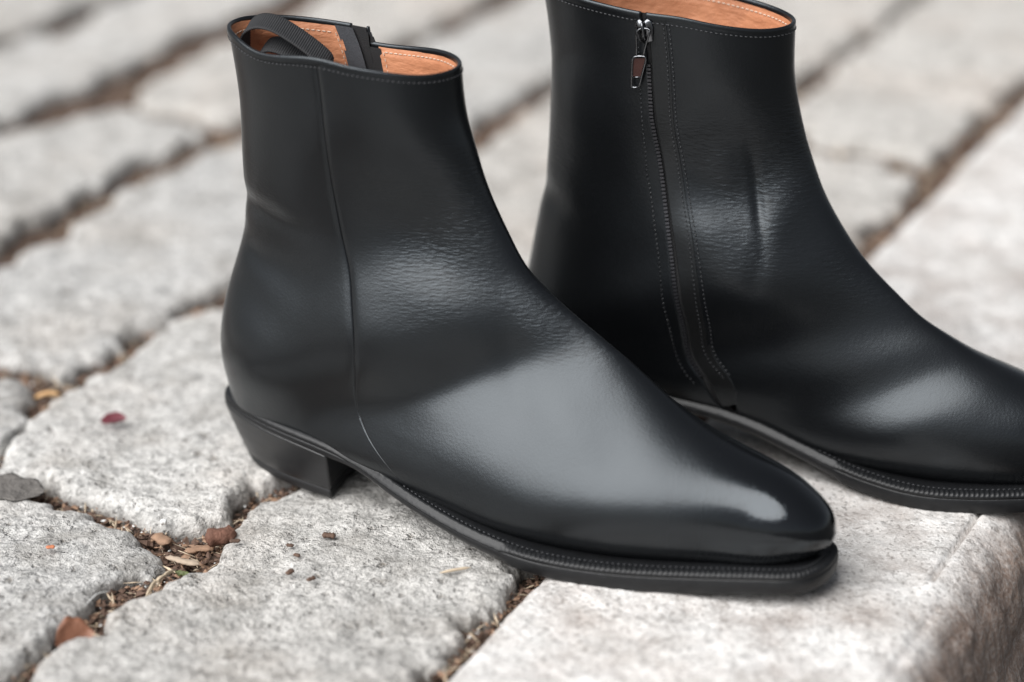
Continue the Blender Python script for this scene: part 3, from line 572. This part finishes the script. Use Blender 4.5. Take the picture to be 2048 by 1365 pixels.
# the rest of the rows, outside the picture, kept coarse
taken = [P for P, _, _ in SP]
def covered(c):
    X = np.array([c[0]]); Y = np.array([c[1]])
    return any(seg_dist(X, Y, P)[0] > -.02 for P in taken)
rows = [(-.148, -.006), (-.315, -.158), (-.478, -.330), (-.636, -.494), (-.79, -.652), (-.95, -.805), (-1.11, -.965), (-1.27, -1.125), (-1.43, -1.285), (-1.6, -1.445)]
k = 0
for r, (u0, u1) in enumerate(rows):
    s = -.9 + .07 * (r % 3)
    while s < 2.2:
        L = rng.uniform(.20, .30)
        cs = [W2(u, s + f * L) for u in (u0 + .02, (u0 + u1) / 2, u1 - .02) for f in (.08, .3, .5, .7, .92)]
        if not any(covered(c) for c in cs):
            g = .007; j = lambda: rng.uniform(-.004, .004)
            uv = [(u0 + g, s + g), ((u0 + u1) / 2, s + g / 2), (u1 - g, s + g), (u1 - g / 2, s + L * .5), (u1 - g, s + L - g), ((u0 + u1) / 2, s + L - g / 2), (u0 + g, s + L - g), (u0 + g / 2, s + L * .5)]
            stone(np.array([W2(u + j(), v + j()) for u, v in uv]), [M_G1, M_G2, M_G3][k % 3], 500 + 7 * k, step=.004, wob=.003)
            s += L; k += 1
        else: s += .02
# kerb stones: a long granite kerb with a worn, rounded street edge
kerb = bpy.data.objects.new('kerb', None); link(kerb); kerb['kind'] = 'structure'
def kerb_stone(s0, s1, step, seed):
    U = 0.006; prof = [(U, -.06), (U + .001, -.03), (U + .002, -.012)]
    for a in np.linspace(180, 95, 7): prof.append((U + .011 + .009 * math.cos(math.radians(a)), -.009 + .009 * math.sin(math.radians(a))))
    prof += [(u, 0) for u in np.linspace(U + .014, .166, 90)]
    for a in np.linspace(88, 8, 26): prof.append((.168 + .034 * math.cos(math.radians(a)), -.034 + .034 * math.sin(math.radians(a))))
    prof += [(.2035 + .03 * f, -.036 - .2 * f) for f in np.linspace(0, 1, 90)]
    prof = np.array(prof); S = np.arange(s0, s1 + step / 2, step)
    u = prof[None, :, 0] + 0 * S[:, None]; z = prof[None, :, 1] + 0 * S[:, None]; s = S[:, None] + 0 * u
    tt = np.gradient(prof, axis=0); tt /= np.linalg.norm(tt, axis=1)[:, None] + 1e-9; nn = np.stack([-tt[:, 1], tt[:, 0]], 1)
    L = np.r_[0, np.cumsum(np.linalg.norm(np.diff(prof, axis=0), axis=1))][None] + 0 * s
    face = np.clip((u - .172) / .03, 0, 1)
    d = .0007 * fbm(s * 20, L * 20, 2, seed) + .0005 * fbm(s * 90, L * 90, 3, seed + 1) + face * .0016 * np.abs(fbm(s * 45, L * 30, 3, seed + 11)) + .0003 * fbm(s * 330, L * 330, 2, seed + 2)
    d += face * (.0016 * fbm(s * 14, L * 22, 3, seed + 7) + .0011 * fbm(s * 80, L * 80, 4, seed + 9))
    d += -(.0036) * np.exp(-((u - .1735 - .0012 * fbm(s * 12, s * 0, 3, seed + 4)) / .0011) ** 2) * (z > -.02) * (fbm(s * 9, s * 0 + 3, 2, seed + 6) > -.5)
    d += -(.0016) * np.exp(-((u - .1805 - .002 * fbm(s * 9, s * 0 + 5, 3, seed + 5)) / .0012) ** 2) * (z > -.02) * (s < .16)
    end = np.minimum(s - s0, s1 - s); er = np.clip(1 - end / .012, 0, 1); d -= .012 * (1 - np.sqrt(1 - er ** 2))
    wav = .0022 * fbm(s * 10, s * 0 + 9, 3, seed + 8) * np.clip(1 - (u - U) / .02, 0, 1)
    u2 = u + nn[None, :, 0] * d + wav; z2 = z + nn[None, :, 1] * d
    P = np.stack([A[0] + q[0] * u2 + e[0] * s, A[1] + q[1] * u2 + e[1] * s, z2], -1)
    # close both ends
    c0 = np.broadcast_to(np.array([*W2(.1, s0), -.07]), (1, P.shape[1], 3)); c1 = np.broadcast_to(np.array([*W2(.1, s1), -.07]), (1, P.shape[1], 3))
    return grid_obj('kerb_stone', np.concatenate([c0, P, c1]), M_KERB, kerb, flip=True)
kerb_stone(-.14, 1.04, .0017, 5); kerb_stone(-1.04, -.15, .006, 9); kerb_stone(1.05, 2.1, .006, 14)
# soil in the joints, the street below the kerb
gx = np.arange(-3.2, .55, .012); gs = np.arange(-2.2, 3.4, .012)
def sheet(name, u0, u1, s0, s1, step, z, amp, fr, mat, seed):
    uu, ss = np.meshgrid(np.arange(u0, u1, step), np.arange(s0, s1, step), indexing='ij')
    Z = z + amp * fbm(uu * fr, ss * fr, 4, seed)
    P = np.stack([A[0] + q[0] * uu + e[0] * ss, A[1] + q[1] * uu + e[1] * ss, Z], -1)
    o = grid_obj(name, P, mat, flip=False); o['kind'] = 'structure'; return o
sheet('joint_soil', -1.1, .02, -.5, 1.3, .0030, -.0130, .0035, 80, M_SOIL, 3)
M_ROAD = simple('street_asphalt', (.06, .058, .055), .9, 120., .8, .004, .5)
sheet('street', -40, 42, -40, 42, 1.2, -.19, .0, 1, M_ROAD, 8)
# ================================================================== the boots
# dents: x, z, side (-1 outer, +1 inner), depth, long and short radius, angle
DENT1 = [(12.8, 14.6, -1, -.62, 3.8, 2.9, -12), (11.8, 8.2, -1, .50, 4.6, 3.0, -18), (3.2, 12.2, -1, -.58, 3.8, 2.6, -5), (3.0, 14.3, -1, -.15, 3.0, .6, -8), (2.2, 12.0, -1, -.11, 2.0, .8, -28), (3.4, 11.0, -1, .14, 2.2, 1.0, -22), (3.4, 6.6, -1, .50, 3.0, 2.3, 0),
         (12.5, 13.6, -1, -.12, 3.0, 1.2, -35), (13.5, 11.4, -1, .12, 2.6, 1.3, -20), (17.2, 8.8, -1, -.10, .9, 2.4, 20), (10.2, 8.0, -1, .10, 2.0, 2.6, 0), (20.2, 6.8, -1, .08, 1.6, 1.0, -30), (23.0, 5.6, -1, -.10, 1.5, 1.1, -30), (6.9, 21., -1, -.06, 2., 1., 0)]
DENT2 = [(12.4, 15.6, 1, -.60, 3.8, 2.7, -12), (13.2, 10.2, 1, .58, 4.4, 3.0, -28), (13.2, 14.2, 1, -.15, .30, 1.8, 12), (11.7, 15.6, 1, .16, 1.2, 1.2, 0), (14.4, 13.6, 1, .16, 1.0, 1.6, -12), (11.0, 14.2, 1, -.07, 2.2, .8, -38), (10.6, 12.4, 1, .14, 1.8, 1.4, -20),
         (13.6, 11.0, 1, -.06, .5, 1.6, -5), (3.2, 20.2, 1, -.06, 2.2, .7, 20), (3.8, 17.0, 1, .09, 1.6, 2.0, 10), (1.8, 12.6, 1, -.14, 1.8, .8, -25)]
def rimdz1(th):
    th = wrap(th); return -.36 * np.exp(-((th + 1.05) / .33) ** 2) + .12 * np.exp(-((th + 1.62) / .2) ** 2) - .12 * np.exp(-((th + 2.5) / .4) ** 2) + np.where(th > 1.54, -.70 * np.exp(-((th - 1.54) / .6) ** 2), 0) + .0 * th
def rimdz2(th):
    th = wrap(th); return 0.0 * th + .10 * np.exp(-((th - 1.8) / .2) ** 2) - .10 * np.exp(-((th - 2.5) / .4) ** 2)
boot('front black leather ankle boot with pull loop folded into its shaft and plain side seam', (-.14626815, -.142682, 0), (0, 0, math.radians(-25.3)), 1, ST1, DENT1, rimdz1,
     [(1.95, .1, 20.2), (1.9, .1, 21.6), (1.95, .1, 22.6), (2.6, .1, 23.15), (3.6, .1, 23.15), (4.9, .1, 22.6), (6.1, .1, 21.9), (6.45, .1, 21.5), (6.2, .1, 21.3), (5.2, .1, 21.6), (4.0, .1, 22.1), (3.1, .1, 22.05), (2.6, .1, 21.3), (2.4, .1, 20)], .14, .30)
p2 = np.array([.001921, -.093, -.38397, -.02618])
cx = .2; sp, cp = math.sin(p2[3]), math.cos(p2[3])
# pitched a little about the ball of the foot, its heel on a slightly higher stone
offx = cx - cx * cp; offz = -cx * sp
boot('black leather ankle boot behind, with the closed zip and metal zip pull facing out', (p2[0] + offx * math.cos(p2[2]), p2[1] + offx * math.sin(p2[2]), offz), (0, -p2[3], p2[2]), -1, ST2, DENT2, rimdz2,
     [(1.9, .1, 20.8), (1.85, .1, 22.3), (1.85, .1, 23.6), (2.5, .1, 24.3), (3.8, .1, 24.9), (5.6, .1, 25.8), (6.3, .1, 25.8), (6.2, .1, 25.4), (4.9, .1, 24.7), (3.3, .1, 24.0), (2.5, .1, 23.4), (2.25, .1, 22.6), (2.2, .1, 21)], .0, .28)

# ================================================================== litter
M_BROWN = simple('dry_brown_leaf', (.24, .105, .06), .55, 90., .5, .002, .45)
M_WOOD = simple('weathered_wood', (.42, .33, .25), .8, 120., .6, .002, .3)
M_STRAW = simple('dry_straw', (.58, .47, .34), .7, 200., .3, .001, .3)
M_CRUMB = simple('dark_crumb', (.11, .065, .045), .8, 300., .6, .001, .5)
M_CRUMB2 = simple('tan_crumb', (.30, .185, .12), .8, 300., .6, .001, .5)
M_PURPLE = simple('purple_petal', (.19, .045, .06), .5, 90., .4, .002, .4)
M_DARKLEAF = simple('wet_dark_leaf', (.13, .12, .11), .7, 160., .8, .003, .5)
M_AMBER = simple('amber_pine_needle', (.60, .36, .16), .5)
M_WHITE = simple('white_grit', (.75, .75, .73), .5)
M_GREEN = simple('olive_leaf_scrap', (.10, .12, .04), .6)
M_ORANGE = simple('orange_flake', (.55, .20, .10), .6)
def lab(o, label, cat, group=None):
    o['label'] = label; o['category'] = cat
    if group: o['group'] = group
    return o
def at(px_, py_, z=0.): g = ground(px_, py_); return np.array([g[0], g[1], z])
def leaf(name, c, L, Wd, ang, curl, mat, seed, tiltx=0., lobes=0.):
    n, m = 24, 13; u = np.linspace(-1, 1, n); w = np.linspace(-1, 1, m); U, Wm = np.meshgrid(u, w, indexing='ij')
    hw = (1 - np.abs(U) ** 2.2) ** .7 * (1 + lobes * np.sin(U * 9 + seed))
    X = U * L / 2; Y = Wm * hw * Wd / 2; Z = curl * (Wm * hw) ** 2 * Wd * .6 + curl * .4 * (U ** 2) * L * .4 + .0006 * fbm(U * 3, Wm * 3, 2, seed) + tiltx * Y
    def R(Z): 
        ca, sa = math.cos(ang), math.sin(ang); return np.stack([c[0] + X * ca - Y * sa, c[1] + X * sa + Y * ca, c[2] + Z - Z.min()], -1)
    top = R(Z); bot = top - np.array([0, 0, .00035])
    mb = MB(); k = n * m; Fq = grid_faces(n, m).tolist(); mb.V = [tuple(v) for v in top.reshape(-1, 3)] + [tuple(v) for v in bot.reshape(-1, 3)]
    mb.F = [tuple(f) for f in Fq] + [tuple(i + k for i in f[::-1]) for f in Fq]
    per = [i for i in range(m)] + [r * m + m - 1 for r in range(1, n)] + [(n - 1) * m + i for i in range(m - 2, -1, -1)] + [r * m for r in range(n - 2, 0, -1)]
    mb.F += [(per[i], per[i] + k, per[(i + 1) % len(per)] + k, per[(i + 1) % len(per)]) for i in range(len(per))]
    return mb.build(name, mat)
def chunk(name, c, a, b, h, ang, mat, seed, k=9):
    """a rough, worn lump or splinter"""
    n = 10; V = []; r_ = np.random.RandomState(seed)
    for i in range(n):
        t = i / (n - 1) * 2 - 1; s = (1 - abs(t) ** 9) ** .5 * .9 + .1
        for j in range(k):
            p = 2 * math.pi * j / k; rr = 1 + .28 * r_.uniform(-1, 1)
            V.append((t * a / 2, math.cos(p) * b / 2 * s * rr, math.sin(p) * h / 2 * s * rr))
    V = np.array(V); ca, sa = math.cos(ang), math.sin(ang)
    V = np.stack([c[0] + V[:, 0] * ca - V[:, 1] * sa, c[1] + V[:, 0] * sa + V[:, 1] * ca, c[2] + h * .4 + V[:, 2]], -1)
    mb = MB(); mb.add(V, [tuple(f) for f in grid_faces(n, k, True).tolist()] + [tuple(range(k))[::-1], tuple((n - 1) * k + j for j in range(k))]); return mb.build(name, mat)
def strand(name, pts, r, mat, k=6):
    mb = MB(); P = cr(pts, 24); rr = r * np.clip(np.sin(np.linspace(.12, math.pi - .12, 24)) * 1.6, .25, 1); mb.tube(P, rr, k); return mb.build(name, mat)
lab(leaf('dry_leaf', at(148, 1252, -.011), .019, .013, .45, 1.1, M_BROWN, 3, .5, .03), 'curled glossy brown dry leaf lying alone in the wide soil joint at lower left', 'leaf')
lab(chunk('wood_splinter', at(364, 1103, -.006), .019, .0045, .0022, math.radians(-24), M_WOOD, 5, 6), 'pale flat wood splinter lying across the joint where three stones meet', 'wood splinter')
lab(leaf('petal', at(228, 852, .0016), .014, .0065, .35, .9, M_PURPLE, 7, .3), 'dark purple petal lying on the big stone left of the heel', 'petal')
lab(leaf('dark_leaf', at(10, 980, .0005), .044, .026, -.30, .05, M_DARKLEAF, 9, .02, .10), 'flat dark grey leaf scrap lying on the stone at the left edge', 'leaf')
lab(strand('pine_needle', [at(68, 790, -.002), at(95, 790, .001), at(122, 789, .0)], .0012, M_AMBER), 'amber pine needle bridging the joint beside the small stone at the left edge', 'pine needle')
lab(strand('twig', [at(880, 1150, .001), at(910, 1146, .0016), at(942, 1139, .001)], .0007, M_STRAW), 'thin tan twig lying on the stone just left of the sole', 'twig')
lab(chunk('tan_bark_flake', at(322, 1056, -.007), .013, .007, .0024, -.9, M_CRUMB2, 21, 7), 'tan bark flake under the rounded edge of the big left stone', 'bark flake')
lab(chunk('tan_bark_flake', at(398, 1072, -.008), .015, .006, .0022, .3, M_CRUMB2, 22, 7), 'tan bark flake above the pale wood splinter', 'bark flake')
lab(chunk('bark_lump', at(441, 1062, -.006), .016, .009, .008, .35, simple('red_brown_bark', (.16, .075, .05), .8, 160., .8, .002, .5), 23), 'dark red-brown scaly bark lump in the joint below the heel', 'bark lump')
lab(chunk('grit_grain', at(327, 1041, -.002), .0034, .003, .003, 0, M_WHITE, 24, 7), 'tiny white grain of grit on top of the tan bark flake', 'grit grain')
lab(leaf('leaf_scrap', at(366, 1124, -.008), .010, .004, -.5, .5, M_GREEN, 25), 'small olive leaf scrap under the pale wood splinter', 'leaf scrap')
lab(chunk('orange_flake', at(101, 1098, .0005), .0045, .0028, .0012, .1, M_ORANGE, 26), 'tiny orange flake on the lower left stone', 'flake')
lab(strand('fine_hair', [at(168, 1210, -.001), at(195, 1196, .002), at(222, 1183, .0)], .00028, M_WHITE), 'fine pale hair stretched over the soil joint above the curled leaf', 'hair')
for i, (a, b) in enumerate((((292, 1166), (345, 1126)), ((300, 1158), (332, 1134)), ((288, 1172), (322, 1140)), ((310, 1150), (352, 1122)))):
    lab(strand('straw', [at(*a, -.007), at((a[0] + b[0]) / 2, (a[1] + b[1]) / 2, -.003), at(*b, -.005)], .0006, M_STRAW), ['longest straw of the tuft between wood splinter and curled leaf', 'short upper straw of the tuft beside the lower left stone', 'straw at the left of the tuft, nearest the lower left stone', 'straw of the tuft reaching closest to the wood splinter'][i], 'straw', 'straws in the wide joint')
for (x_, y_, s_, l_) in ((658, 1076, .007, 'larger dark reddish crumb on the stone in front of the heel'), (580, 1094, .004, 'tiny crumb on the near stone just below and left of the heel breast'), (470, 1086, .0055, 'brown flake near the joint edge of the near stone'), (594, 1114, .004, 'round brown crumb furthest down the near stone under the heel breast'), (580, 1148, .0052, 'plum-dark crumb in the middle of the near stone'), (622, 1162, .005, 'dull brown crumb low in the middle of the near stone')):
    lab(chunk('crumb', at(x_, y_, .0003), s_, s_ * .55, s_ * .35, rng.uniform(-1, 1), M_CRUMB, int(x_), 7), l_, 'crumb', 'crumbs on the near stone')
# loose crumbs in the joints: nobody could count them
def in_joint(n, lo=-.0075, hi=.010):
    c = []
    X = rng.uniform(-.30, .42, n * 14); Y = .62 - .98 * rng.uniform(0, 1, n * 14) ** .6; d = np.full(X.shape, -1.)
    near = (Y < .1)
    for P in taken: 
        m = (X > P[:, 0].min() - .02) & (X < P[:, 0].max() + .02) & (Y > P[:, 1].min() - .02) & (Y < P[:, 1].max() + .02)
        dd = np.full(X.shape, -1.); dd[m] = seg_dist(X[m], Y[m], P); d = np.maximum(d, dd)
    U = (X - A[0]) * q[0] + (Y - A[1]) * q[1]
    ok = (d < .0015) & (d > -.05) & (U < .004)
    return X[ok][:n], Y[ok][:n]
def crumbs(name, label, n, smin, smax, asp, mat, zlo, zhi, seed):
    X, Y = in_joint(n); r_ = np.random.RandomState(seed); V = []; Fq = []
    base = np.array([(1, 0, 0), (-1, 0, 0), (0, 1, 0), (0, -1, 0), (0, 0, 1), (0, 0, -1)], float); fo = [(0, 2, 4), (2, 1, 4), (1, 3, 4), (3, 0, 4), (2, 0, 5), (1, 2, 5), (3, 1, 5), (0, 3, 5)]
    for x_, y_ in zip(X, Y):
        s_ = r_.uniform(smin, smax) * (1 if r_.rand() < .85 else 1.7); b = base * (1 + r_.uniform(-.35, .35, (6, 1))) * np.array([1, asp * r_.uniform(.6, 1.4), asp * r_.uniform(.3, 1)]) * s_
        a = r_.uniform(0, 6.3); t = r_.uniform(-.5, .5); ca, sa = math.cos(a), math.sin(a); Rz = np.array([[ca, -sa, 0], [sa, ca, 0], [0, 0, 1]]); Ry = np.array([[math.cos(t), 0, math.sin(t)], [0, 1, 0], [-math.sin(t), 0, math.cos(t)]])
        o_ = len(V); V += [tuple(v) for v in (b @ Ry.T @ Rz.T + [x_, y_, r_.uniform(zlo, zhi)])]; Fq += [tuple(i + o_ for i in f) for f in fo]
    o = mesh_obj(name, V, Fq, mat, smooth=False, stuff=True); return o
crumbs('bark_crumbs', '', 9000, .0008, .0024, .6, M_CRUMB, -.0135, -.008, 1)
crumbs('tan_leaf_crumbs', '', 2600, .0010, .0028, .5, M_CRUMB2, -.0125, -.008, 2)
crumbs('straw_litter', '', 1100, .0025, .0075, .08, M_STRAW, -.012, -.007, 3)
crumbs('pale_grit', '', 900, .0004, .0009, .8, M_WHITE, -.011, -.008, 4)
lab(strand('dry_stalk', [np.array([*W2(.2055, .012), -.020]), np.array([*W2(.2085, .016), -.028]), np.array([*W2(.210, .018), -.038])], .0006, M_STRAW), 'short dry stalk clinging to the brown street face of the kerb', 'stalk')
